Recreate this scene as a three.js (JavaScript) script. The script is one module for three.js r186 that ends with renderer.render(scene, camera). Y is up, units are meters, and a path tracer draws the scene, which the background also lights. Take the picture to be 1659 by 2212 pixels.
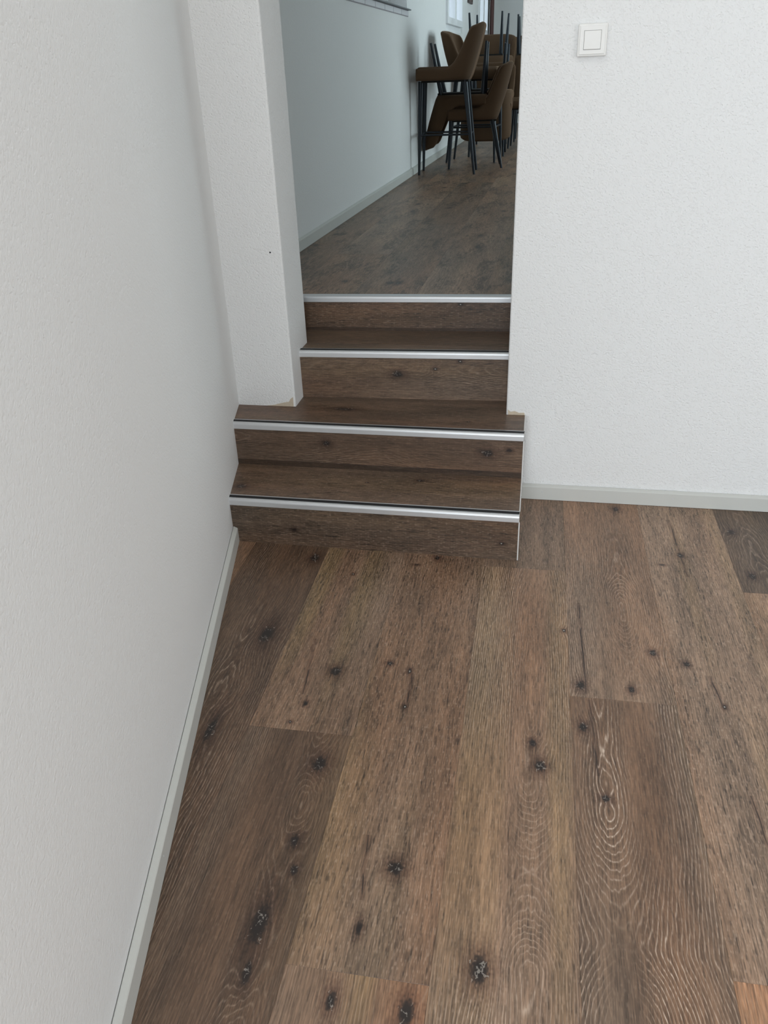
import * as THREE from 'three';
import { RoundedBoxGeometry } from 'three/addons/geometries/RoundedBoxGeometry.js';
import { RectAreaLightUniformsLib } from 'three/addons/lights/RectAreaLightUniformsLib.js';
import { mergeGeometries, mergeVertices } from 'three/addons/utils/BufferGeometryUtils.js';

// ------------------------------------------------------------------ camera, sky, lights, exposure
RectAreaLightUniformsLib.init();
const scene = new THREE.Scene();
const renderer = new THREE.WebGLRenderer({ antialias: true });
renderer.toneMapping = THREE.LinearToneMapping;
renderer.toneMappingExposure = 0.86;
renderer.shadowMap.enabled = true;

const F = 1739.05;                                   // focal length in photo pixels (1659 x 2212)
const camera = new THREE.PerspectiveCamera(2 * Math.atan(1106 / F) * 180 / Math.PI, 1659 / 2212, 0.05, 60);
camera.position.set(0, 1.40, 0);
camera.rotation.order = 'YXZ';
camera.rotation.set(-0.49798, 0.19127, -0.03743);
camera.setViewOffset(1659, 2212, -4.1, 7.1, 1659, 2212);
scene.add(camera);

scene.background = new THREE.Color().setRGB(1.35, 1.62, 1.90);   // overcast daylight outside the windows

function daylight(name, [x, y, z], w, h, [tx, ty, tz], color, intensity) {   // daylight entering at a glazed opening
  const l = new THREE.RectAreaLight(color, intensity, w, h);
  l.name = name; l.position.set(x, y, z); l.lookAt(tx, ty, tz); scene.add(l);
  return l;
}
// front room: wide glazing behind the viewer to the left and a side window on the right; hall: wide glazing on its right side
daylight('garden_glazing_daylight', [-1.0, 1.35, 2.40], 3.1, 2.1, [-1.0, 1.35, 0], new THREE.Color().setRGB(0.855, 0.935, 1.0), 9.2);
daylight('side_window_daylight', [2.93, 1.6, 0.55], 1.7, 1.3, [0, 1.6, 0.55], new THREE.Color().setRGB(1.0, 0.985, 0.955), 4.4);
daylight('hall_glazing_daylight', [2.93, 1.95, -8.7], 3.6, 1.9, [0, 1.95, -8.7], new THREE.Color().setRGB(0.78, 0.97, 1.0), 4.0);

// ------------------------------------------------------------------ helpers
let seedState = 12345;
function rnd() { seedState = (seedState * 1664525 + 1013904223) >>> 0; return seedState / 4294967296; }
const used = new Map();
function numbered(n) { const k = used.get(n) || 0; used.set(n, k + 1); return k ? n + '_' + String(k).padStart(3, '0') : n; }
function shade(o) { o.castShadow = true; o.receiveShadow = true; return o; }
function mesh(name, geo, mat, parent) {
  const m = shade(new THREE.Mesh(geo, mat));
  m.name = parent ? name : numbered(name);
  (parent || scene).add(m);
  return m;
}
function structure(o, label, category) { o.userData.kind = 'structure'; o.userData.label = label; o.userData.category = category; return o; }
function group(name, label, category, grp) {
  const g = new THREE.Group(); g.name = numbered(name); g.userData = { label, category };
  if (grp) g.userData.group = grp;
  scene.add(g); return g;
}
const lerp = (a, b, t) => a + (b - a) * t;
const clamp = (x, a = 0, b = 1) => (x < a ? a : x > b ? b : x);
const sstep = (a, b, x) => { const t = clamp((x - a) / (b - a)); return t * t * (3 - 2 * t); };

// value noise
const PERM = new Uint8Array(512), VAL = new Float32Array(256);
{ const p = [...Array(256).keys()]; for (let i = 255; i > 0; i--) { const j = Math.floor(rnd() * (i + 1)); [p[i], p[j]] = [p[j], p[i]]; } for (let i = 0; i < 512; i++) PERM[i] = p[i & 255]; for (let i = 0; i < 256; i++) VAL[i] = rnd(); }
function N(x, y) {
  const xi = Math.floor(x), yi = Math.floor(y); let fx = x - xi, fy = y - yi;
  fx = fx * fx * (3 - 2 * fx); fy = fy * fy * (3 - 2 * fy);
  const X = xi & 255, Y = yi & 255, X1 = (X + 1) & 255, Y1 = (Y + 1) & 255;
  const a = VAL[PERM[PERM[X] + Y]], b = VAL[PERM[PERM[X1] + Y]], c = VAL[PERM[PERM[X] + Y1]], d = VAL[PERM[PERM[X1] + Y1]];
  return a + (b - a) * fx + (c - a) * fy + (a - b - c + d) * fx * fy;
}
function NP(x, y, per) {   // periodic value noise
  const xi = Math.floor(x), yi = Math.floor(y); let fx = x - xi, fy = y - yi;
  fx = fx * fx * (3 - 2 * fx); fy = fy * fy * (3 - 2 * fy);
  const X = ((xi % per) + per) % per, Y = ((yi % per) + per) % per, X1 = (X + 1) % per, Y1 = (Y + 1) % per;
  const h = (i, j) => VAL[PERM[PERM[i & 255] + (j & 255)]];
  const a = h(X, Y), b = h(X1, Y), c = h(X, Y1), d = h(X1, Y1);
  return a + (b - a) * fx + (c - a) * fy + (a - b - c + d) * fx * fy;
}

// ------------------------------------------------------------------ wood plank textures
const PW = 0.2585, PL = 1.85;
// w,L metres; knots [x, y, size, opts]; cracks [[x,y]...]; cath: cathedral centre & strength
function woodTexture(w, L, W, H, o) {
  const data = new Uint8Array(W * H * 4), s = o.seed;
  const sp = o.spacing || 0.0052, cer = o.cer ?? 0.7, tone = o.tone ?? 1, warm = o.warm ?? 0.3, olive = o.olive ?? 0.3, fleck = o.fleck ?? 0.6;
  const c0 = o.cath ?? w * 0.5, cs = o.cathAmp ?? 0.06, cd = o.cathFreq ?? 1.3;
  const knots = o.knots || [], cracks = o.cracks || [];
  for (let j = 0; j < H; j++) {
    const y = (j + 0.5) / H * L;
    const along = o.zA + y, dp = o.pithLine;   // distance of the saw cut from the pith along the board: bends the growth rings into arches
    let pith = 0;
    if (dp) { let q = 0; while (q < dp.length - 2 && along > dp[q + 1][0]) q++; pith = lerp(dp[q][1], dp[q + 1][1], sstep(0, 1, (along - dp[q][0]) / (dp[q + 1][0] - dp[q][0])) * 0.5 + 0.5 * clamp((along - dp[q][0]) / (dp[q + 1][0] - dp[q][0]))); }
    const d = dp ? 0.003 + pith + 0.012 * (N(y * 5 + s, s + 0.5) - 0.5) : 0.012 + cs * (N(y * cd + s * 3.1, s + 0.5) + 0.35 * N(y * cd * 3.1 + s, s + 9.5));
    const xc = c0 + (dp ? 0.012 : 0.03) * (N(y * 1.1 + s * 1.7, s + 40.5) - 0.5);
    const kn = knots.filter((k) => Math.abs(y - k[1]) < k[2] * 11);
    const cr = cracks.filter((k) => y > k[1] && y < k[3]);
    for (let i = 0; i < W; i++) {
      const x = (i + 0.5) / W * w;
      const lo = N(x * 9 + s * 7, y * 1.6 + s), mid = N(x * 34 + s, y * 4.1 + s * 2);
      const wx = x + 0.012 * (lo - 0.5) + 0.0022 * (N(x * 70, y * 16 + s) - 0.5);
      let r = Math.sqrt((wx - xc) * (wx - xc) + d * d), dark = 0, halo = 0, white = 0;
      for (const k of kn) {
        const ks = k[2], ex = (x - k[0]) / ks, ey = (y - k[1]) / (ks * (k[3] || 1.5));
        const qb = ex * ex * 0.22 + ey * ey * 0.11;
        if (qb < 5) r += ks * 1.15 * Math.exp(-qb);
        const q = Math.sqrt(ex * ex + ey * ey) * (0.72 + 0.56 * N(x * 330 + s, y * 210));
        if (q < 5) {
          dark = Math.max(dark, 1 - sstep(0.35, 1.1, q)); halo = Math.max(halo, (1 - sstep(0.4, 2.7, q)) * 0.62);
          if (q < 1.0 && ks > 0.0085) { for (let b = 0; b < 2; b++) { const th = k[0] * 91 + b * 1.9 + s, e = Math.abs(ex * Math.cos(th) + ey * Math.sin(th) + 0.5 * (N(x * 300 + b * 9, y * 190 + s) - 0.5)); if (e < 0.06 && N(x * 200 + b, y * 170) > 0.5) white = Math.max(white, 0.55); } } else if (q < 0.3 && ks < 0.007) white = Math.max(white, 0.8);
        }
      }
      for (const k of cr) {
        const t = (y - k[1]) / (k[3] - k[1]), xx = lerp(k[0], k[2], t) + 0.004 * (N(y * 30, s) - 0.5), e = Math.abs(x - xx);
        if (e < 0.012) { const on = sstep(0.35, 0.6, N(y * 24, s + 3)), wd = 0.0010 * Math.sin(Math.PI * t); dark = Math.max(dark, on * 0.8 * (1 - sstep(wd, wd + 0.0012, e))); halo = Math.max(halo, 0.4 * (1 - sstep(0, 0.010, e))); }
      }
      const t = r / sp + 0.5 * (N(x * 160 + s, y * 22) - 0.5), f = t - Math.floor(t);
      const por = N(x * 760 + s * 5, y * 95), fib = N(x * 620, y * 24 + s), fib2 = N(x * 1300 + s, y * 55);
      const ring = Math.exp(-((f - 0.5) * (f - 0.5)) / 0.013);
      const mask = clamp(0.15 + 1.7 * (N(x * 13 + s * 2, y * 1.9 + s * 5) - 0.25));
      let c = ring * cer * mask * (0.45 + 0.6 * sstep(0.3, 0.75, por));
      // base tone
      let R = 147, G = 121, B = 100;
      const wv = clamp(warm + 0.9 * (lo - 0.5)), ov = clamp((N(x * 15 + s * 4, y * 0.9 + s * 6) - 0.60) * 3.2) * olive * 0.75;
      R = lerp(R, 154, wv); G = lerp(G, 113, wv); B = lerp(B, 84, wv);
      R = lerp(R, 156, ov); G = lerp(G, 128, ov); B = lerp(B, 88, ov);
      let m = 0.82 + 0.22 * mid + 0.30 * (fib - 0.5) + 0.24 * (fib2 - 0.5) - 0.12 * f * mask;
      const pf = N(x * 640 + s * 8, y * 78 + s), pg = N(x * 300 + s * 8, y * 30 + s); m -= fleck * (0.26 * sstep(0.55, 0.85, pf) * sstep(0.3, 0.6, pg) + 0.16 * sstep(0.72, 0.92, pg));
      const lf = N(x * 700 + s * 11, y * 120 + s); c = Math.max(c, fleck * 0.42 * sstep(0.62, 0.9, lf));
      m *= tone;
      if (o.stain) { const st = sstep(0.46, 0.80, 0.40 * N(x * 16 + s, y * 5 + s) + 0.34 * N(x * 80, y * 26 + s) + 0.26 * N(x * 260, y * 90)); m *= 1 - 0.42 * st; }
      R *= m; G *= m; B *= m;
      R = lerp(R, 205 * (0.55 + 0.45 * tone), c); G = lerp(G, 181 * (0.55 + 0.45 * tone), c); B = lerp(B, 160 * (0.55 + 0.45 * tone), c);
      R *= 1 - 0.42 * halo; G *= 1 - 0.50 * halo; B *= 1 - 0.52 * halo;
      R = lerp(R, 30, dark * 0.92); G = lerp(G, 23, dark * 0.92); B = lerp(B, 20, dark * 0.92);
      R = lerp(R, 205, white); G = lerp(G, 200, white); B = lerp(B, 190, white);
      const a = (j * W + i) * 4; data[a] = clamp(R, 0, 255); data[a + 1] = clamp(G, 0, 255); data[a + 2] = clamp(B, 0, 255); data[a + 3] = 255;
    }
  }
  const tx = new THREE.DataTexture(data, W, H); tx.colorSpace = THREE.SRGBColorSpace; tx.magFilter = THREE.LinearFilter; tx.wrapS = tx.wrapT = THREE.MirroredRepeatWrapping; tx.needsUpdate = true;
  return tx;
}
function woodMaterial(tx, rough = 0.42) {
  return new THREE.MeshStandardMaterial({ map: tx, bumpMap: tx, bumpScale: 0.00035, roughness: rough });
}

// ------------------------------------------------------------------ plaster
function plasterTexture(size, cells, worm, seed) {
  const data = new Uint8Array(size * size * 4);
  for (let j = 0; j < size; j++) for (let i = 0; i < size; i++) {
    const u = i / size, v = j / size, wu = u + 0.006 * NP(u * 40 + seed, v * 40, 40), wv = v + 0.006 * NP(u * 40, v * 40 + 7 + seed, 40);
    let n = 0.5 * NP(wu * cells, wv * cells * 1.25 - (wv * cells * 1.25) * 0.2, cells) + 0.32 * NP(wu * cells * 2 + 3, wv * cells * 2, cells * 2) + 0.18 * NP(wu * cells * 4, wv * cells * 4 + 5, cells * 4);
    n = lerp(n, 1 - Math.abs(n - 0.5) * 3.2, worm);
    const c = clamp(n) * 255, a = (j * size + i) * 4; data[a] = data[a + 1] = data[a + 2] = c; data[a + 3] = 255;
  }
  const tx = new THREE.DataTexture(data, size, size); tx.magFilter = THREE.LinearFilter; tx.wrapS = tx.wrapT = THREE.RepeatWrapping; tx.needsUpdate = true;
  tx.repeat.set(1 / 0.6, 1 / 0.6);
  return tx;
}
const plasterRough = plasterTexture(1024, 128, 0.2, 1), plasterFine = plasterTexture(1024, 130, 0.1, 3);
const mPlaster = new THREE.MeshStandardMaterial({ color: new THREE.Color().setRGB(0.80, 0.80, 0.79), roughness: 0.92, bumpMap: plasterRough, bumpScale: 0.0022 });
const mPlasterFine = new THREE.MeshStandardMaterial({ color: new THREE.Color().setRGB(0.80, 0.80, 0.79), roughness: 0.93, bumpMap: plasterFine, bumpScale: 0.0010 });
const mCeil = new THREE.MeshStandardMaterial({ color: new THREE.Color().setRGB(0.80, 0.80, 0.79), roughness: 0.95 });
const mTrim = new THREE.MeshStandardMaterial({ color: new THREE.Color().setRGB(0.58, 0.58, 0.545), roughness: 0.5 });
const mAlu = new THREE.MeshStandardMaterial({ color: new THREE.Color().setRGB(0.68, 0.69, 0.70), roughness: 0.40, metalness: 0.6 });
const mBlack = new THREE.MeshStandardMaterial({ color: new THREE.Color().setRGB(0.012, 0.012, 0.013), roughness: 0.8 });
const mWhite = new THREE.MeshStandardMaterial({ color: new THREE.Color().setRGB(0.80, 0.79, 0.76), roughness: 0.45 });
const mSealant = new THREE.MeshStandardMaterial({ color: new THREE.Color().setRGB(0.75, 0.74, 0.72), roughness: 0.6 });
const mSub = new THREE.MeshStandardMaterial({ color: new THREE.Color().setRGB(0.05, 0.04, 0.035), roughness: 0.95 });
const mGlass = new THREE.MeshPhysicalMaterial({ color: 0xffffff, transmission: 1, thickness: 0, roughness: 0.02, ior: 1.45 });
const mPvc = new THREE.MeshStandardMaterial({ color: new THREE.Color().setRGB(0.88, 0.89, 0.90), roughness: 0.35 });

// ------------------------------------------------------------------ room plan
const XL = (z) => -0.968 + 0.222 * (z + 2.253);          // left wall face of the front room
const Y1 = 0.1634, Y2 = 0.3225, Y3 = 0.5011, Y4 = 0.6344; // stair levels, Y4 is the hall floor
const Z1 = (x) => -2.2309 + 0.0117 * x, Z2 = (x) => -2.5010 + 0.0117 * x;
const Z3 = (x) => -2.8126 - 0.0300 * x, Z4 = (x) => -3.0873 - 0.0300 * x;
const ZW = (x) => -2.6767 + 0.0093 * x;                  // face of the wall with the opening
const HS = 0.033, HX = (z) => -1.0725 - HS * (z + 6.394);   // hall left wall face
const CEIL = 2.95, HCEIL = 3.35, ZEND = -13.7;

function wallShape(len, h, holes) {
  const s = new THREE.Shape(); s.moveTo(0, 0); s.lineTo(len, 0); s.lineTo(len, h); s.lineTo(0, h); s.closePath();
  for (const [a, b, c, d] of holes) { const p = new THREE.Path(); p.moveTo(a, c); p.lineTo(a, d); p.lineTo(b, d); p.lineTo(b, c); p.closePath(); s.holes.push(p); }
  return s;
}
function placeAlong(o, x0, z0, x1, z1, y = 0) { o.position.set(x0, y, z0); o.rotation.y = Math.atan2(-(z1 - z0), x1 - x0); return o; }
function wall(name, label, x0, z0, x1, z1, y0, h, th, mat, holes = [], shape = null, bevel = 0) {
  const len = Math.hypot(x1 - x0, z1 - z0);
  const g = new THREE.ExtrudeGeometry(shape || wallShape(len, h, holes), bevel ? { depth: th - 2 * bevel, bevelEnabled: true, bevelSize: bevel, bevelThickness: bevel, bevelOffset: -bevel, bevelSegments: 3 } : { depth: th, bevelEnabled: false });
  g.translate(0, 0, bevel ? -th + bevel : -th);
  const m = mesh(name, g, mat); placeAlong(m, x0, z0, x1, z1, y0);
  return structure(m, label, 'wall');
}

// wall with the opening above the stairs
{
  const x0 = -1.30, x1 = 3.05, len = Math.hypot(x1 - x0, ZW(x1) - ZW(x0)), a = -0.844 - x0, b = -0.0745 - x0, top = 2.72;
  const s = new THREE.Shape(); s.moveTo(0, 0); s.lineTo(a, 0); s.lineTo(a, top); s.lineTo(b, top); s.lineTo(b, 0); s.lineTo(len, 0); s.lineTo(len, CEIL); s.lineTo(0, CEIL); s.closePath();
  const w = wall('wall_front', 'white rough-plastered wall with a tall opening above the stairs', x0, ZW(x0), x1, ZW(x1), 0, CEIL, 0.215, mPlaster, [], s, 0.006);
  // bare tan plaster showing at the foot of the opening
  const mChip = new THREE.MeshStandardMaterial({ color: new THREE.Color().setRGB(0.58, 0.49, 0.38), roughness: 0.95, bumpMap: plasterRough, bumpScale: 0.0015 });
  const chip = (pts) => { const sh = new THREE.Shape(pts.map(([x, y]) => new THREE.Vector2(x - x0, y))); const g = new THREE.ExtrudeGeometry(sh, { depth: 0.0016, bevelEnabled: false }); const c = mesh('bare_plaster_patch', g, mChip, w); c.userData.label = 'bare tan plaster patch'; };
  chip([[-0.955, 0.323], [-0.852, 0.323], [-0.851, 0.360], [-0.862, 0.352], [-0.868, 0.341], [-0.885, 0.338], [-0.905, 0.333], [-0.925, 0.327]]);
  chip([[-0.068, 0.323], [-0.010, 0.323], [-0.012, 0.332], [-0.03, 0.331], [-0.045, 0.337], [-0.06, 0.334], [-0.069, 0.342]]);
  const hole = mesh('screw_hole', new THREE.CylinderGeometry(0.0028, 0.0028, 0.002, 12).rotateX(Math.PI / 2), mBlack, w); hole.position.set(-0.884 - x0, 0.875, 0.0005);
}
const ZR = 0.2;                                            // the side wall ends here, behind the viewer, and the room widens
wall('wall_left', 'smooth white painted wall running beside the stairs', XL(ZR), ZR, XL(-2.72), -2.72, 0, CEIL, 0.2, mPlasterFine);
wall('wall_return', 'white return wall where the front room widens', -3.25, ZR, XL(ZR) - 0.2, ZR, 0, CEIL, 0.2, mPlasterFine);
wall('wall_far', 'white far side wall of the front room', -3.2, 2.6, -3.2, ZR - 0.1, 0, CEIL, 0.2, mPlasterFine);
wall('wall_rear', 'white wall with wide garden glazing', 3.05, 2.5, -3.25, 2.5, 0, CEIL, 0.2, mPlasterFine, [[2.45, 5.65, 0.25, 2.45]]);
wall('wall_right', 'white side wall of the front room with a window', 3.0, -2.75, 3.0, 2.6, 0, CEIL, 0.2, mPlasterFine, [[2.4, 4.2, 0.9, 2.3]]);
// hall walls
const h0 = { x: HX(-2.6), z: -2.6 }, h1 = { x: HX(ZEND - 0.1), z: ZEND - 0.1 };
const hs = (z) => (h0.z - z) * Math.hypot(1, HS);
const hallWindows = [[-7.0, -5.0, 1.80, 2.95], [-10.33, -9.06, 1.73, 2.95], [-13.15, -11.94, 1.73, 2.95]];
wall('wall_hall_left', 'white hall wall with windows behind the stacked chairs', h0.x, h0.z, h1.x, h1.z, 0, HCEIL, 0.25, mPlasterFine, hallWindows.map(([a, b, c, d]) => [hs(b), hs(a), c, d]));
wall('wall_hall_end', 'end wall of the hall beyond the stools', -1.2, ZEND, 3.1, ZEND, 0, HCEIL, 0.2, mPlasterFine);
wall('wall_hall_right', 'hall wall with wide glazing', 3.0, ZEND - 0.1, 3.0, -2.8, 0, HCEIL, 0.2, mPlasterFine, [[3.3, 6.9, 1.0, 2.9]]);
wall('wall_hall_near', 'hall side wall above the opening', 3.05, -2.893, -1.3, -2.905, CEIL, HCEIL - CEIL, 0.2, mPlasterFine);
structure(mesh('ceiling', new THREE.BoxGeometry(6.6, 0.15, 5.5).translate(-0.05, CEIL + 0.075, -0.05), mCeil), 'white ceiling of the front room', 'ceiling');
structure(mesh('ceiling_hall', new THREE.BoxGeometry(4.6, 0.15, 11.3).translate(0.95, HCEIL + 0.075, -8.3), mCeil), 'white ceiling of the hall', 'ceiling');

// ------------------------------------------------------------------ plank floors
function clipPoly(poly, fn) {   // keep fn(p) >= 0
  const out = [];
  for (let i = 0; i < poly.length; i++) {
    const a = poly[i], b = poly[(i + 1) % poly.length], fa = fn(a), fb = fn(b);
    if (fa >= 0) out.push(a);
    if ((fa >= 0) !== (fb >= 0)) { const t = fa / (fa - fb); out.push([lerp(a[0], b[0], t), lerp(a[1], b[1], t)]); }
  }
  return out;
}
function slab(poly, yTop, th, uv, ch = 0.00035) {   // convex polygon (x,z) as a plank with a fine chamfer
  let area = 0; for (let i = 0; i < poly.length; i++) { const [a, b] = [poly[i], poly[(i + 1) % poly.length]]; area += a[0] * b[1] - b[0] * a[1]; }
  if (area > 0) poly = poly.slice().reverse();      // so that the top faces up
  const n = poly.length, cx = poly.reduce((s, p) => s + p[0], 0) / n, cz = poly.reduce((s, p) => s + p[1], 0) / n;
  const inset = poly.map(([x, z]) => { const dx = cx - x, dz = cz - z; return [x + Math.sign(dx) * Math.min(ch, Math.abs(dx)), z + Math.sign(dz) * Math.min(ch, Math.abs(dz))]; });
  const P = [], U = [];
  const v = (p, y) => { P.push(p[0], y, p[1]); U.push(...uv(p[0], p[1])); };
  for (let i = 1; i < n - 1; i++) { v(inset[0], yTop); v(inset[i], yTop); v(inset[i + 1], yTop); }
  for (let i = 0; i < n; i++) {
    const k = (i + 1) % n, a = inset[i], b = inset[k], c = poly[i], d = poly[k];
    v(a, yTop); v(c, yTop - ch); v(d, yTop - ch); v(a, yTop); v(d, yTop - ch); v(b, yTop);
    v(c, yTop - ch); v(c, yTop - th); v(d, yTop - th); v(c, yTop - ch); v(d, yTop - th); v(d, yTop - ch);
  }
  const g = new THREE.BufferGeometry(); g.setAttribute('position', new THREE.Float32BufferAttribute(P, 3)); g.setAttribute('uv', new THREE.Float32BufferAttribute(U, 2)); g.computeVertexNormals();
  return g;
}
const rect = (x0, x1, z0, z1) => [[x0, z0], [x1, z0], [x1, z1], [x0, z1]];

// generic planks for the parts of the floors that show little
const generic = [], hallWood = [];
for (let k = 0; k < 5; k++) generic.push(woodMaterial(woodTexture(PW, PL, 192, 1280, {
  seed: 21 + k * 3.7, tone: [0.98, 0.9, 1.02, 0.94, 0.86][k], warm: [0.2, 0.4, 0.15, 0.3, 0.35][k], cer: [0.5, 0.75, 0.3, 0.6, 0.7][k], fleck: [0.7, 0.4, 0.8, 0.6, 0.5][k], cath: [0.1, 0.16, -0.1, 0.06, 0.13][k],
  knots: [[0.05 + 0.03 * k, 0.3 + 0.1 * k, 0.011], [0.18 - 0.02 * k, 1.1 - 0.08 * k, 0.016], [0.12, 1.5 + 0.04 * k, 0.008]],
})));

for (let k = 0; k < 4; k++) hallWood.push(woodMaterial(woodTexture(PW, PL, 160, 1024, {
  seed: 71 + k * 4.3, tone: [0.98, 0.88, 1.02, 0.94][k], warm: [0.2, 0.3, 0.15, 0.25][k], cer: 0.5, fleck: 0.6, stain: 1, cath: [0.1, 0.16, -0.1, 0.3][k],
  knots: [[0.06 + 0.03 * k, 0.4 + 0.2 * k, 0.016], [0.18 - 0.02 * k, 1.3 - 0.1 * k, 0.014]],
})));

// columns: seam k at x = SX(k); each column lists its plank ends (z) and the look of each visible plank; knots are in world x, z
const SX = (k) => 0.1435 + PW * (k - 4);
const ZB = -2.672, ZF = 2.49;
const planks = {
  '0': { joint: -0.80, looks: { 0: { seed: 2.2, tone: 0.68, warm: 0.35, cer: 0.8, fleck: 0.45, cath: 0.15, cathAmp: 0.05, cathFreq: 2.2, knots: [[-0.664, -2.168, 0.017], [-0.70, -1.752, 0.020, 2.2], [-0.722, -1.368, 0.012, 4]] } } },
  '1': { joint: -1.394, looks: {
    0: { seed: 4.9, tone: 0.93, warm: 0.2, cer: 0.22, fleck: 0.8, olive: 0.9, cath: -0.12, knots: [[-0.467, -1.621, 0.017, 1.2], [-0.514, -1.488, 0.007], [-0.518, -2.089, 0.005], [-0.535, -1.42, 0.004]], cracks: [[-0.555, -1.75, -0.53, -1.52]] },
    1: { seed: 7.3, tone: 0.70, warm: 0.4, cer: 0.85, fleck: 0.35, cath: 0.19, cathAmp: 0.05, cathFreq: 2.6, knots: [[-0.430, -1.297, 0.018], [-0.429, -1.084, 0.011], [-0.412, -1.015, 0.009], [-0.445, -0.894, 0.017, 3.2], [-0.438, -0.80, 0.009, 3]] } } },
  '2': { joint: -0.826, looks: {
    0: { seed: 9.1, tone: 0.94, warm: 0.22, cer: 0.2, fleck: 0.85, olive: 1.0, cath: 0.36, knots: [[-0.326, -2.167, 0.009, 0.5], [-0.264, -2.217, 0.010], [-0.328, -1.672, 0.010, 1], [-0.271, -1.647, 0.006, 2], [-0.263, -1.511, 0.006], [-0.211, -1.05, 0.018, 1.1], [-0.258, -0.913, 0.007, 2.4]], cracks: [[-0.28, -1.12, -0.266, -0.97], [-0.262, -1.64, -0.262, -1.5]] },
    1: { seed: 12.7, tone: 1.0, warm: 0.6, cer: 0.6, fleck: 0.3, olive: 0.9, cath: 0.2, knots: [[-0.279, -0.775, 0.010, 2], [-0.147, -0.775, 0.015, 2]] } } },
  '3': { joint: -2.187, looks: {
    0: { seed: 14.2, tone: 0.90, warm: 0.1, cer: 0.25, fleck: 0.8, cath: 0.5, knots: [] },
    1: { seed: 16.4, tone: 0.99, warm: 0.3, cer: 1.0, fleck: 0.55, olive: 0.5, spacing: 0.0056, cath: 0.170, pithLine: [[-2.2, 0.05], [-1.95, 0.02], [-1.6, 0.0], [-1.36, 0.012], [-1.08, 0.085], [-1.0, 0.07], [-0.88, 0.03], [-0.6, 0.05], [-0.3, 0.0]], knots: [[0.133, -1.878, 0.006], [0.053, -1.431, 0.009], [0.071, -1.361, 0.014], [-0.031, -0.868, 0.019, 1.7]] } } },
  '4': { joint: -1.607, looks: {
    0: { seed: 18.8, tone: 0.97, warm: 0.22, cer: 0.85, fleck: 0.55, cath: 0.165, pithLine: [[-2.7, 0.07], [-2.2, 0.045], [-2.02, 0.012], [-1.95, 0.010], [-1.76, 0.05], [-1.6, 0.03]], knots: [[0.172, -1.652, 0.013], [0.366, -1.81, 0.010], [0.298, -1.652, 0.009], [0.327, -2.617, 0.012]], cracks: [[0.178, -2.02, 0.184, -1.62]] },
    1: { seed: 20.5, tone: 0.82, warm: 0.42, cer: 1.25, fleck: 0.4, spacing: 0.0062, cath: 0.075, pithLine: [[-1.62, 0.02], [-1.42, 0.03], [-1.29, 0.008], [-1.02, 0.075], [-0.95, 0.085], [-0.80, 0.03], [-0.5, 0.06], [0.3, 0.0]], knots: [[0.172, -1.501, 0.011], [0.211, -1.288, 0.011, 1]], cracks: [[0.19, -1.6, 0.20, -1.35]] } } },
  '5': { joint: -0.915, looks: {
    0: { seed: 23.6, tone: 1.04, warm: 0.12, cer: 0.22, fleck: 0.9, olive: 0.4, cath: -0.1, knots: [[0.444, -2.261, 0.009, 0.5], [0.508, -2.325, 0.011], [0.448, -1.772, 0.010, 1.1], [0.515, -1.618, 0.006]], cracks: [[0.50, -2.56, 0.512, -2.2], [0.52, -1.34, 0.53, -1.05], [0.50, -1.73, 0.51, -1.62]] },
    1: { seed: 26.1, tone: 1.22, warm: 0.95, cer: 0.3, fleck: 0.2, olive: 0.6, cath: 0.1, knots: [] } } },
  '6': { joint: -2.135, looks: {
    0: { seed: 28.3, tone: 0.70, warm: 0.15, cer: 0.7, fleck: 0.4, cath: 0.08, cathAmp: 0.07, cathFreq: 2.6, knots: [[0.695, -2.496, 0.012], [0.706, -2.227, 0.013]] },
    1: { seed: 31.9, tone: 1.08, warm: 0.22, cer: 0.25, fleck: 0.8, cath: 0.4, knots: [[0.76, -1.6, 0.008]] } } },
};
const floor = group('floor', 'oak-look vinyl plank floor with dark knots', 'floor'); floor.userData.kind = 'structure';
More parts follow.
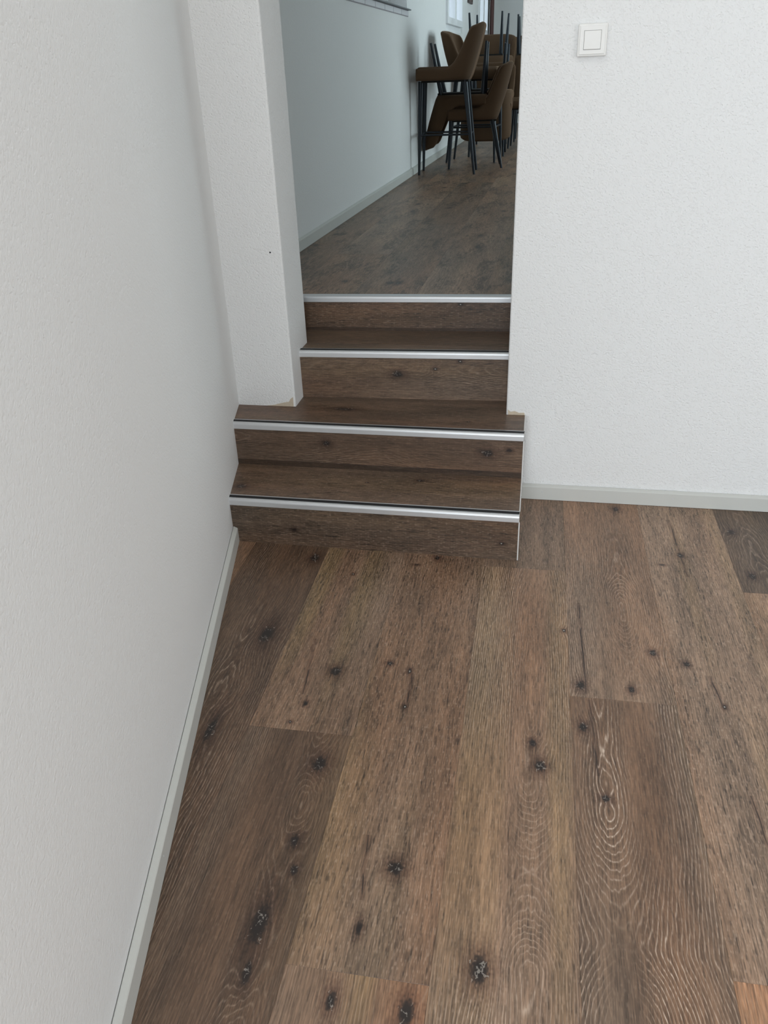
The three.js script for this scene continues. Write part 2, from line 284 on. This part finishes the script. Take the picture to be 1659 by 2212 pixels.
{
  const sub = new THREE.Shape([[XL(ZB) - 0.005, ZB], [3.0, ZB], [3.0, ZF], [-3.2, ZF], [-3.2, ZR], [XL(ZR) - 0.005, ZR]].map(([x, z]) => new THREE.Vector2(x, z)));
  mesh('subfloor', new THREE.ExtrudeGeometry(sub, { depth: 0.1, bevelEnabled: false }).rotateX(Math.PI / 2).translate(0, -0.0075, 0), mSub, floor);
  for (let c = -9; c < 16; c++) {
    const x0 = SX(c), x1 = SX(c + 1), spec = planks[c];
    const joint = spec ? spec.joint : -2.3 + ((c * 0.73 + 7) % 1) * PL;
    const cuts = [ZB]; let q = joint; while (q - PL > ZB + 0.05) q -= PL; for (; q < ZF; q += PL) if (q > ZB + 0.02) cuts.push(q); if (c < 3) cuts.push(ZR); cuts.push(ZF); cuts.sort((a, b) => a - b);
    for (let k = 0; k + 1 < cuts.length; k++) {
      const z0 = cuts[k], z1 = cuts[k + 1], g = 0.0001;
      let poly = rect(x0 + g, Math.min(x1, 2.999) - g, z0 + g, z1 - g);
      poly = clipPoly(poly, z0 < ZR - 1e-6 ? ([x, z]) => x - XL(z) - 0.001 : ([x]) => x + 3.199);
      if (poly.length < 3) continue;
      const look = spec && spec.looks[k] && z0 < -0.6 ? spec.looks[k] : null;
      let mat, uv;
      if (look) {
        const L = Math.min(z1 - z0, PL), o = { ...look };
        const zA = Math.max(z0, z1 - PL); o.zA = zA;
        o.knots = (look.knots || []).map(([x, z, s, e]) => [x - x0, z - zA, s, e]); o.cracks = (look.cracks || []).map(([a, b, d, e]) => [a - x0, b - zA, d - x0, e - zA]);
        const H = Math.min(2048, Math.max(64, Math.round(L * 1110)));
        mat = woodMaterial(woodTexture(PW, L, 288, H, o));
        uv = (x, z) => [(x - x0) / PW, (z - zA) / L];
      } else {
        const gi = (c * 7 + k * 3 + 70) % 5, off = ((c * 37 + k * 11 + 200) % 10) / 10;
        mat = generic[gi]; uv = (x, z) => [(x - x0) / PW, (z - z0) / PL + off];
      }
      mesh('plank', slab(poly, 0, 0.007, uv), mat, floor);
    }
  }
}
const hallFloor = group('floor_hall', 'oak-look plank floor of the raised hall with dirt smears', 'floor'); hallFloor.userData.kind = 'structure';
{
  mesh('subfloor', new THREE.BoxGeometry(4.25, 0.12, 10.58).translate(0.89, Y4 - 0.0675, -8.39), mSub, hallFloor);
  mesh('base_slab', new THREE.BoxGeometry(4.7, 0.1, 11.5).translate(0.9, -0.06, -8.42), mSub, hallFloor);
  mesh('subfloor', new THREE.BoxGeometry(3.05, 0.12, 0.2).translate(1.47, Y4 - 0.0675, -3.0), mSub, hallFloor);
  const ax = (k, z) => -0.9365 + PW * k - 0.0305 * (z + 4.093);
  for (let k = -1; k < 16; k++) {
    let start = -3.0 + ((k * 0.618 + 5) % 1) * PL;
    if (k === 0) start = -5.72 + PL * 2; if (k === 1) start = -4.7 + PL;
    for (let z = start, i = 0; z > ZEND; z -= PL, i++) {
      let poly = [[ax(k, z) + 0.0002, z - 0.0002], [ax(k + 1, z) - 0.0002, z - 0.0002], [ax(k + 1, z - PL) - 0.0002, z - PL + 0.0002], [ax(k, z - PL) + 0.0002, z - PL + 0.0002]];
      poly = clipPoly(poly, ([x, q]) => Z4(x) - 0.003 - q); poly = clipPoly(poly, ([x, q]) => x - HX(q) - 0.002); poly = clipPoly(poly, ([x]) => 2.998 - x); poly = clipPoly(poly, ([, q]) => q - ZEND - 0.002);
      if (poly.length < 3) continue;
      const zz = z, off = ((k * 3 + i * 7 + 30) % 10) / 10;
      mesh('plank', slab(poly, Y4, 0.007, (x, q) => [(x - ax(k, q)) / PW, (zz - q) / PL + off]), hallWood[(k * 3 + i * 2 + 40) % 4], hallFloor);
    }
  }
}

// ------------------------------------------------------------------ stairs
const stairs = group('staircase', 'four brown wood-look steps with aluminium nosings leading up through the opening', 'stairs');
{
  const wood = (o, w, L) => woodMaterial(woodTexture(w, L, Math.round(w * 1150), Math.round(L * 1050), o));
  const uvBox = (g, len, h) => { const p = g.attributes.position, u = g.attributes.uv; for (let i = 0; i < p.count; i++) u.setXY(i, p.getY(i) / h + 0.5, p.getX(i) / len + 0.5); return g; };
  function riser(xa, xb, Z, y0, y1, o, name = 'riser', out = 0) {
    const len = Math.hypot(xb - xa, Z(xb) - Z(xa)), h = y1 - y0, g = uvBox(new THREE.BoxGeometry(len, h, 0.012), len, h).translate(len / 2, 0, -0.006 + out);
    o.zA = xa; o.knots = (o.knots || []).map(([x, y, s, e]) => [y - y0, x - xa, s, e]);
    const m = mesh(name, g, wood(o, h, len), stairs); placeAlong(m, xa, Z(xa), xb, Z(xb), y0 + h / 2); return m;
  }
  function tread(polys, yTop, o, zBack, depth, xa, len) {
    o.knots = (o.knots || []).map(([x, z, s, e]) => [z - zBack, x - xa, s, e]);
    const mat = wood(o, depth, len), uv = (x, z) => [(z - zBack) / depth, (x - xa) / len];
    const gs = polys.map((p) => slab(p, yTop, 0.02, uv, 0.0003));
    return mesh('tread', gs.length > 1 ? mergeGeometries(gs) : gs[0], mat, stairs);
  }
  const kx = (k) => k.map(([x, y, s, e]) => [x, y, s, e]);
  riser(XL(Z1(-0.97)) - 0.002, -0.0085, Z1, 0, Y1 - 0.002, { seed: 41.3, tone: 0.66, warm: 0.35, cer: 0.45, fleck: 0.9, cath: 0.4, knots: kx([[-0.06, 0.06, 0.006], [-0.75, 0.06, 0.007]]) });
  riser(XL(Z2(-1.02)) - 0.002, -0.0085, Z2, Y1 + 0.020, Y2 - 0.002, { seed: 45.9, tone: 0.68, warm: 0.4, cer: 0.95, fleck: 0.4, cath: 0.085, spacing: 0.005, pithLine: [[-1.05, 0.03], [-0.80, 0.05], [-0.50, 0.085], [-0.14, 0.012], [0.0, 0.04]], knots: kx([[-0.127, 0.25, 0.014, 1.6], [-0.055, 0.265, 0.007], [-0.69, 0.26, 0.010]]) });
  riser(XL(Z2(-1.02)) - 0.002, -0.0085, Z2, Y1, Y1 + 0.020, { seed: 44.9, tone: 0.46, warm: 0.5, cer: 0.5, fleck: 0.4, cath: 0.01 }, 'riser_strip', 0.001);
  riser(-0.90, -0.0755, Z3, Y2, Y3 - 0.002, { seed: 46.1, tone: 0.76, warm: 0.35, cer: 1.1, fleck: 0.5, cath: 0.115, spacing: 0.005, pithLine: [[-0.92, 0.07], [-0.62, 0.05], [-0.47, 0.008], [-0.30, 0.055], [-0.07, 0.03]], knots: kx([[-0.479, 0.418, 0.013, 1.8], [-0.25, 0.47, 0.006], [-0.34, 0.44, 0.006]]) });
  riser(-0.92, -0.0755, Z4, Y3 + 0.012, Y4 - 0.002, { seed: 48.6, tone: 0.68, warm: 0.35, cer: 0.45, fleck: 0.9, cath: 0.4, knots: kx([[-0.275, 0.605, 0.006]]) });
  riser(-0.92, -0.0755, Z4, Y3, Y3 + 0.012, { seed: 49.4, tone: 0.5, warm: 0.5, cer: 0.3, fleck: 0.4, cath: 0.3 }, 'riser_strip', 0.001);
  const q = (x, Z, d = 0) => [x, Z(x) + d];
  tread([[[XL(Z1(-0.97)) - 0.001, Z1(-0.97)], q(-0.0085, Z1), q(-0.0085, Z2, -0.01), [XL(Z2(-1.02)) - 0.003, Z2(-1.02) - 0.01]]], Y1, { seed: 51.2, tone: 0.80, warm: 0.2, cer: 0.15, fleck: 0.8, cath: -0.2, knots: [[-0.35, -2.445, 0.009, 1.8], [-0.957, -2.337, 0.016, 1.2], [-0.53, -2.41, 0.004]] }, -2.52, 0.28, -1.04, 1.04);
  tread([[[XL(Z2(-1.02)) - 0.001, Z2(-1.02)], q(-0.0085, Z2), q(-0.0085, ZW, -0.001), [XL(ZW(-1.06)) - 0.001, ZW(-1.06) - 0.001]], [q(-0.8435, ZW), q(-0.075, ZW), q(-0.075, Z3, -0.01), q(-0.8435, Z3, -0.01)]], Y2, { seed: 53.8, tone: 0.74, warm: 0.35, cer: 0.12, fleck: 0.6, cath: -0.2, knots: [[-0.656, -2.676, 0.013, 3.2], [-0.2, -2.60, 0.004]] }, -2.82, 0.34, -1.08, 1.08);
  tread([[q(-0.8435, Z3), q(-0.0755, Z3), [-0.0755, -2.893], [-0.8435, -2.898]], [[-0.92, -2.905], [-0.0755, -2.895], q(-0.0755, Z4, -0.01), q(-0.92, Z4, -0.01)]], Y3, { seed: 55.5, tone: 0.80, warm: 0.3, cer: 0.12, fleck: 0.6, cath: -0.2, olive: 0.6, knots: [[-0.80, -2.80, 0.010, 2]] }, -3.1, 0.31, -0.93, 0.87);
  // cheek of the step on the open side, running back to the wall
  const cheekShape = new THREE.Shape([[0, 0], [0.27, 0], [0.27, Y2 - Y1], [0.43, Y2 - Y1], [0.43, -Y1 + 0.0005], [0, -Y1 + 0.0005]].map(([a, b]) => new THREE.Vector2(a, b + Y1)));
  const cheek = mesh('side_panel', new THREE.ExtrudeGeometry(cheekShape, { depth: 0.010, bevelEnabled: false }).rotateY(Math.PI / 2).translate(-0.0185, -0.0205, -2.235), mSealant, stairs);
  cheek.position.y = 0.0; cheek.geometry.translate(0, 0.0005, 0);
  // sealant beads along the open edge
  const bead = (pts) => mesh('sealant_bead', new THREE.TubeGeometry(new THREE.CatmullRomCurve3(pts.map((p) => new THREE.Vector3(...p)), false, 'catmullrom', 0), 24, 0.0022, 6), mSealant, stairs);
  bead([[-0.0075, 0.002, Z1(0) - 0.001], [-0.0078, 0.08, Z1(0) - 0.001], [-0.0078, Y1 - 0.022, Z1(0) - 0.001]]);
  bead([[-0.0080, Y1, Z1(0) - 0.03], [-0.0080, Y1, Z2(0)], [-0.0080, Y2 - 0.022, Z2(0)]]);
  bead([[-0.0080, Y2, Z2(0) - 0.03], [-0.0078, Y2, ZW(0) + 0.002]]);
  // nosings
  function nosing(xa, xb, Z, y, strip) {
    const len = Math.hypot(xb - xa, Z(xb) - Z(xa)), s = new THREE.Shape();   // profile: x = forward, y = up
    s.moveTo(-0.031, 0); s.lineTo(-0.031, 0.0018); s.lineTo(-0.0295, 0.0026); s.lineTo(-0.006, 0.0028); s.quadraticCurveTo(0.0035, 0.0026, 0.0042, -0.006); s.lineTo(0.0042, -0.0205); s.lineTo(0.0030, -0.0215); s.lineTo(0.0004, -0.0215); s.lineTo(0.0004, -0.0002); s.closePath();
    const g = new THREE.ExtrudeGeometry(s, { depth: len, bevelEnabled: false, curveSegments: 8 }).rotateY(-Math.PI / 2);   // profile x -> z
    // after rotateY(-90): x' = -z, z' = x ; flip so that it runs along +x
    g.translate(len, 0, 0);
    const m = mesh('nosing', g, mAlu, stairs); placeAlong(m, xa, Z(xa), xb, Z(xb), y);
    if (strip) { const b = mesh('grip_strip', new THREE.BoxGeometry(len, 0.0016, 0.0145).translate(len / 2, 0.0031, -0.0150), mBlack, m); b.userData.label = 'black rubber grip strip'; }
    return m;
  }
  nosing(XL(-2.26) - 0.004, -0.0085, Z1, Y1, true);
  nosing(XL(-2.54) - 0.004, -0.0080, Z2, Y2, true);
  nosing(-0.8435, -0.0755, Z3, Y3, true);
  nosing(-0.915, -0.0755, Z4, Y4, false);
}

// ------------------------------------------------------------------ baseboards
function baseboard(name, label, x0, z0, x1, z1, y, nails) {
  const len = Math.hypot(x1 - x0, z1 - z0), s = new THREE.Shape();
  s.moveTo(0.0016, 0.0012); s.lineTo(0.016, 0.0012); s.lineTo(0.016, 0.0505); s.lineTo(0.0145, 0.0525); s.lineTo(0.0030, 0.0575); s.lineTo(0.0016, 0.0570); s.closePath();
  const g = new THREE.ExtrudeGeometry(s, { depth: len, bevelEnabled: false }).rotateY(-Math.PI / 2).translate(len, 0, 0);
  const m = mesh(name, g, mTrim); placeAlong(m, x0, z0, x1, z1, y); structure(m, label, 'baseboard');
  for (const d of nails) { const n = mesh('nail_head', new THREE.CylinderGeometry(0.0022, 0.0022, 0.0012, 10).rotateX(Math.PI / 2), mAlu, m); n.position.set(d, 0.033, 0.0163); }
  return m;
}
{
  const zS = Z1(-0.95) + 0.0005, zA = ZR;
  const L = Math.hypot(1, 0.222);
  baseboard('baseboard_left', 'slim white baseboard along the smooth side wall, ending at the bottom riser', XL(zA), zA, XL(zS), zS, 0, [-2.19, -1.69, -0.98].map((z) => (zA - z) * L));
  baseboard('baseboard_right', 'slim white baseboard under the light switch, starting at the steps', -0.006, ZW(-0.006), 2.995, ZW(2.995), 0, [0.073, 0.53, 1.2]);
  const a = -2.92, b = ZEND + 0.01;
  baseboard('baseboard_hall', 'white baseboard along the hall wall behind the stools', HX(a), a, HX(b), b, Y4, [0.9, 1.6]);
}

// ------------------------------------------------------------------ light switch
{
  const g = group('light_switch', 'square white light switch with one rocker on the rough plaster wall', 'switch');
  const W = 0.080;
  const plate = (w, h, d, r, z, name, mat, parent) => { const m = mesh(name, new RoundedBoxGeometry(w, h, d, 3, r), mat, parent); m.position.z = z; return m; };
  plate(W, 0.080, 0.014, 0.003, 0.007, 'base_plate', mWhite, g);
  plate(W - 0.010, 0.070, 0.006, 0.0015, 0.0140, 'frame', mWhite, g);
  // dark joint around the rocker
  plate(0.0475, 0.0475, 0.002, 0.0008, 0.0163, 'joint', new THREE.MeshStandardMaterial({ color: new THREE.Color().setRGB(0.10, 0.10, 0.10), roughness: 0.8 }), g);
  const rk = plate(0.0458, 0.0458, 0.006, 0.0014, 0.0160, 'rocker', mWhite, g); rk.rotation.x = -0.03;
  g.position.set(0.1218, 1.4565, ZW(0.12)); g.rotation.y = -0.0093; g.rotation.z = 0.0;
}

// ------------------------------------------------------------------ windows
function windowUnit(name, label, x0, z0, x1, z1, ya, yb, sashes, depth = 0.12) {   // in an opening whose face runs from (x0,z0) to (x1,z1)
  const g = new THREE.Group(); g.name = numbered(name); scene.add(g); structure(g, label, 'window'); placeAlong(g, x0, z0, x1, z1, 0);
  const len = Math.hypot(x1 - x0, z1 - z0), fr = 0.055, d = 0.06;
  const bar = (n, a, b, c, e, zz, dd, parent = g) => { const m = mesh(n, new RoundedBoxGeometry(b - a, e - c, dd, 2, 0.004), mPvc, parent); m.position.set((a + b) / 2, (c + e) / 2, zz); return m; };
  bar('frame_bottom', 0, len, ya, ya + fr, -depth, d); bar('frame_top', 0, len, yb - fr, yb, -depth, d); bar('frame_side', 0, fr, ya + fr, yb - fr, -depth, d); bar('frame_side', len - fr, len, ya + fr, yb - fr, -depth, d);
  const a0 = fr, w = (len - 2 * fr) / sashes;
  for (let k = 0; k < sashes; k++) {
    const a = a0 + k * w, b = a + w, sb = 0.06, y0 = ya + fr, y1 = yb - fr;
    const pane = mesh('pane', new THREE.BoxGeometry(w - 2 * sb + 0.01, y1 - y0 - 2 * sb + 0.01, 0.006), mGlass, g); pane.position.set((a + b) / 2, (y0 + y1) / 2, -depth + 0.02);
    bar('sash_stile', a, a + sb, y0, y1, -depth + 0.025, 0.07); bar('sash_stile', b - sb, b, y0, y1, -depth + 0.025, 0.07);
    bar('sash_rail', a + sb, b - sb, y0, y0 + sb, -depth + 0.025, 0.07); bar('sash_rail', a + sb, b - sb, y1 - sb, y1, -depth + 0.025, 0.07);
  }
  return g;
}
hallWindows.forEach(([a, b, c, d], i) => windowUnit('window_' + (i + 1), ['hall window above a row of white tiles', 'white two-sash hall window above the stools', 'far white hall window beside the red-brown curtain'][i], HX(b), b, HX(a), a, c, d, 2, [0.19, 0.045, 0.045][i]));
windowUnit('window_4', 'wide hall glazing', 3.0, -10.5, 3.0, -6.9, 1.0, 2.9, 3);
windowUnit('window_5', 'side window of the front room', 3.0, -0.35, 3.0, 1.45, 0.9, 2.3, 2);
windowUnit('window_6', 'wide garden glazing of the front room', 0.60, 2.5, -2.60, 2.5, 0.25, 2.45, 3);
// sill board with a row of white tiles below it (hall window 1), on the wall face
{
  const za = -5.0, zb = -7.03, dir = Math.hypot(1, HS);
  const g = group('window_sill', 'thin dark-edged sill above a row of white tiles on the hall wall', 'window sill'); placeAlong(g, HX(za), za, HX(zb), zb, 0);
  const len = (za - zb) * dir;
  mesh('sill_board', new RoundedBoxGeometry(len, 0.008, 0.03, 2, 0.002).translate(len / 2, 1.794, 0.013), new THREE.MeshStandardMaterial({ color: new THREE.Color().setRGB(0.16, 0.17, 0.18), roughness: 0.5 }), g);
  const nT = 7, tw = len / nT, mTile = new THREE.MeshStandardMaterial({ color: new THREE.Color().setRGB(0.74, 0.73, 0.76), roughness: 0.3 }), mGrout = new THREE.MeshStandardMaterial({ color: new THREE.Color().setRGB(0.38, 0.36, 0.38), roughness: 0.9 });
  mesh('grout', new THREE.BoxGeometry(len, 0.040, 0.003).translate(len / 2, 1.770, 0.0015), mGrout, g);
  const tg = new RoundedBoxGeometry(tw - 0.012, 0.032, 0.007, 1, 0.001);
  for (let k = 0; k < nT; k++) mesh('tile', tg, mTile, g).position.set((k + 0.5) * tw, 1.7705, 0.0037);
}
// small dark framed picture between the far windows
{
  const g = group('picture_frame', 'small dark red-brown picture hanging between two hall windows', 'picture'); placeAlong(g, HX(-10.78), -10.78, HX(-11.15), -11.15, 0);
  const mF = new THREE.MeshStandardMaterial({ color: new THREE.Color().setRGB(0.10, 0.075, 0.07), roughness: 0.6 }), mP = new THREE.MeshStandardMaterial({ color: new THREE.Color().setRGB(0.16, 0.11, 0.105), roughness: 0.8 });
  mesh('panel', new THREE.BoxGeometry(0.33, 0.40, 0.012).translate(0.185, 2.26, 0.006), mP, g);
  for (const [w, h, x, y] of [[0.37, 0.02, 0.185, 2.06], [0.37, 0.02, 0.185, 2.46], [0.02, 0.38, 0.01, 2.26], [0.02, 0.38, 0.36, 2.26]]) mesh('frame_bar', new THREE.BoxGeometry(w, h, 0.022).translate(x, y, 0.011), mF, g);
}
// curtains by the far window
function curtain(za, zb, y0, y1, label) {
  const n = 28, P = [], I = [], len = Math.hypot(za - zb, HX(za) - HX(zb));
  for (let k = 0; k <= n; k++) { const s = k / n * len, w = 0.045 + 0.022 * Math.sin(k * 1.35); P.push(s, y0, w, s, y1, w, s, y0, w + 0.006, s, y1, w + 0.006); }
  for (let k = 0; k < n; k++) { const a = k * 4, b = a + 4; I.push(a, a + 1, b, b, a + 1, b + 1, a + 2, b + 2, a + 3, b + 2, b + 3, a + 3); }
  const g = new THREE.BufferGeometry(); g.setAttribute('position', new THREE.Float32BufferAttribute(P, 3)); g.setIndex(I); g.computeVertexNormals();
  const m = mesh('curtain', g, new THREE.MeshStandardMaterial({ color: new THREE.Color().setRGB(0.14, 0.075, 0.07), roughness: 0.95, side: THREE.DoubleSide }));
  m.userData = { label, category: 'curtain' }; placeAlong(m, HX(za), za, HX(zb), zb, 0);
}
curtain(-13.20, -13.42, 1.72, 2.98, 'narrow red-brown curtain hanging beside the far hall window');

// ------------------------------------------------------------------ stools and chairs
const mVelvet = new THREE.MeshPhysicalMaterial({ color: new THREE.Color().setRGB(0.078, 0.042, 0.019), roughness: 0.95, sheen: 1.0, sheenRoughness: 0.4, sheenColor: new THREE.Color().setRGB(0.42, 0.25, 0.13) });
const mLeg = new THREE.MeshStandardMaterial({ color: new THREE.Color().setRGB(0.016, 0.021, 0.028), roughness: 0.42, metalness: 0.35 });
const mUnder = new THREE.MeshStandardMaterial({ color: new THREE.Color().setRGB(0.012, 0.011, 0.010), roughness: 0.95 });
function shellGeometry(h0, backH) {   // wrap-round shell: low beside the seat front, sweeping up into the back; faces +z
  const hw = 0.222, zf = 0.225, zb = -0.195, R = 0.085, th = 0.045, path = [];
  const NS = 40, NC = 10, NB = 8;
  for (let i = 0; i <= NS; i++) path.push([hw, lerp(zf, zb + R, 1 - Math.pow(1 - i / NS, 1.6)), 1, 0]);
  for (let i = 1; i <= NC; i++) { const a = i / NC * Math.PI / 2; path.push([hw - R + R * Math.cos(a), zb + R - R * Math.sin(a), Math.cos(a), -Math.sin(a)]); }
  for (let i = 1; i < NB; i++) path.push([lerp(hw - R, -hw + R, i / NB), zb, 0, -1]);
  const half = path.slice(0, NS + NC + 1).reverse().map(([x, z, a, b]) => [-x, z, -a, b]);
  path.push(...half);
  const top = (z) => 0.086 + (backH - 0.086) * Math.pow(Math.max(0, (zf - z - 0.16) / 0.190), 4.5);
  const M = 12, P = [], I = [], rows = 2 * M + 6;
  for (const [x, z, nx, nz] of path) {
    const ta = top(z), tb = backH - 0.030 * Math.pow(Math.abs(x) / hw, 5), T = Math.pow(Math.pow(ta, -9) + Math.pow(tb, -9), -1 / 9);
    const lw = clamp((0.05 - z) / (0.05 - zb)), lean = (y) => [nx * 0.03 * Math.max(0, y - 0.08) / 0.3 * lw, -0.29 * Math.max(0, y - 0.02) * lw];
    const ring = [];
    for (let k = 0; k <= M; k++) { const y = (T - 0.018) * k / M; ring.push([0, y]); }
    for (let k = 1; k <= 4; k++) { const a = k / 5 * Math.PI; ring.push([th / 2 - th / 2 * Math.cos(a), T - 0.018 + 0.018 * Math.sin(a)]); }
    for (let k = M; k >= 0; k--) { const y = (T - 0.018) * k / M; ring.push([th, y]); }
    const bulge = (y) => 0.008 * Math.sin(Math.PI * clamp(y / Math.max(T, 0.05)));
    for (const [d, y] of ring) { const [lx, lz] = lean(y), o = d < th / 2 ? bulge(y) - d : -d; const out = Math.min(0.012, Math.max(0, 0.012 - y)); P.push(x + nx * (o - out) + lx, h0 + y, z + nz * (o - out) + lz); }
  }
  const n = path.length, r = P.length / 3 / n;
  for (let i = 0; i < n - 1; i++) for (let k = 0; k < r; k++) { const a = i * r + k, b = i * r + (k + 1) % r, c = a + r, d = (i + 1) * r + (k + 1) % r; I.push(a, b, c, b, d, c); }
  for (const e of [0, n - 1]) for (let k = 1; k < r - 1; k++) { const a = e * r; if (e) I.push(a, a + k, a + k + 1); else I.push(a, a + k + 1, a + k); }
  const g = new THREE.BufferGeometry(); g.setAttribute('position', new THREE.Float32BufferAttribute(P, 3)); g.setIndex(I); g.computeVertexNormals();
  return g;
}
function leg(a, b, r0, r1) {
  const A = new THREE.Vector3(...a), B = new THREE.Vector3(...b), d = B.clone().sub(A), len = d.length();
  const g = new THREE.CylinderGeometry(r0, r1, len, 14); g.translate(0, -len / 2, 0);
  g.applyQuaternion(new THREE.Quaternion().setFromUnitVectors(new THREE.Vector3(0, -1, 0), d.normalize())); g.translate(...a);
  return g;
}
function makeSeat(name, h0, backH, rail) {
  const g = new THREE.Group(); g.name = name;
  mesh('backrest', shellGeometry(h0, backH), mVelvet, g);
  const seat = mesh('seat', new RoundedBoxGeometry(0.37, 0.085, 0.40, 4, 0.03).translate(0, h0 + 0.053, 0.03), mVelvet, g); seat.userData.label = 'padded velvet seat';
  mesh('underframe', new THREE.BoxGeometry(0.34, 0.014, 0.37).translate(0, h0 - 0.007, 0.005), mUnder, g);
  const f = { fx: 0.165, tx: 0.150, ff: 0.215, ft: 0.195, rf: -0.235, rt: -0.150 };
  const at = (sx, front, y) => { const t = 1 - y / h0; return [sx * lerp(f.tx, f.fx, t), y, front ? lerp(f.ft, f.ff, t) : lerp(f.rt, f.rf, t)]; };
  for (const sx of [-1, 1]) for (const fr of [true, false]) mesh('leg', leg(at(sx, fr, h0 - 0.002), at(sx, fr, 0), 0.0205, 0.0095), mLeg, g);
  if (rail) { const y = 0.298; mesh('foot_rail', mergeGeometries([leg(at(-1, true, y), at(1, true, y), 0.008, 0.008), leg(at(-1, false, y), at(1, false, y), 0.008, 0.008), leg(at(-1, true, y), at(-1, false, y), 0.008, 0.008), leg(at(1, true, y), at(1, false, y), 0.008, 0.008)]), mLeg, g); }
  return g;
}
const stool0 = makeSeat('counter_stool', 0.685, 0.385, true), chair0 = makeSeat('dining_chair', 0.380, 0.425, false);
function put(proto, x, y, z, turn, flip, label, category, grp, sc = 1) {
  const c = proto.clone(); c.name = numbered(proto.name); scene.add(c); c.position.set(x, Y4 + y, z); c.rotation.set(flip ? Math.PI : 0, turn, 0); c.scale.setScalar(sc);
  c.userData = { label, category, group: grp }; return c;
}
const GS = 'brown velvet counter stools in the hall', GC = 'brown velvet dining chairs stacked in the hall';
put(stool0, -0.775, 0, -7.245, -Math.PI / 2 + 0.02, false, 'brown velvet counter stool on dark tapered legs, in front of the stacked chairs', 'stool', GS);
put(chair0, -0.585, 0, -7.665, -Math.PI / 2 + 0.09, false, 'upright brown velvet dining chair directly behind the front counter stool', 'chair', GC);
put(chair0, -0.705, 0.951, -7.665, Math.PI / 2 - 0.02, true, 'dining chair turned upside down with its backrest hanging toward the hall wall', 'chair', GC);
put(stool0, -0.615, 0, -8.17, Math.PI / 2 - 0.12, false, 'brown velvet counter stool with its back against the hall wall', 'stool', GS, 0.985);
put(chair0, -0.535, 0, -8.74, 0, false, 'upright dining chair at the middle of the row, carrying an upside-down chair', 'chair', GC);
put(chair0, -0.535, 0.951, -8.69, 0.03, true, 'dining chair upside down on the middle chair, backrest hanging toward the stairs', 'chair', GC);
put(stool0, -0.57, 0, -9.75, 0.0, false, 'brown velvet counter stool facing the stairs, carrying an upside-down chair', 'stool', GS);
put(chair0, -0.60, 1.245, -9.62, 0.10, true, 'dining chair upside down on the stool that faces the stairs', 'chair', GC);
put(chair0, -0.135, 0, -9.52, -Math.PI / 2 - 0.05, false, 'upright dining chair near the hall middle with dark legs in front of the far stools', 'chair', GC);
put(stool0, -0.16, 0, -10.45, 0.0, false, 'brown velvet counter stool furthest along the row', 'stool', GS);
put(chair0, -0.16, 1.245, -10.32, 0.0, true, 'dining chair upside down on the furthest stool', 'chair', GC);

// ------------------------------------------------------------------ ceiling lamp of the front room
{
  const g = group('ceiling_lamp', 'flat round ceiling lamp of the front room', 'lamp'); g.position.set(-0.40, CEIL, -1.45);
  mesh('housing', new THREE.CylinderGeometry(0.17, 0.17, 0.03, 40).translate(0, -0.0155, 0), mWhite, g);
  mesh('diffuser', new THREE.CylinderGeometry(0.155, 0.155, 0.01, 40).translate(0, -0.0355, 0), new THREE.MeshStandardMaterial({ color: 0xffffff, emissive: new THREE.Color().setRGB(1, 0.97, 0.92), emissiveIntensity: 2.0, roughness: 0.6 }), g);
  const l = new THREE.RectAreaLight(new THREE.Color().setRGB(1, 0.97, 0.92), 26, 0.27, 0.27); l.position.set(0, -0.045, 0); l.rotation.x = -Math.PI / 2; g.add(l); l.name = 'lamp_light';
}
renderer.render(scene, camera);
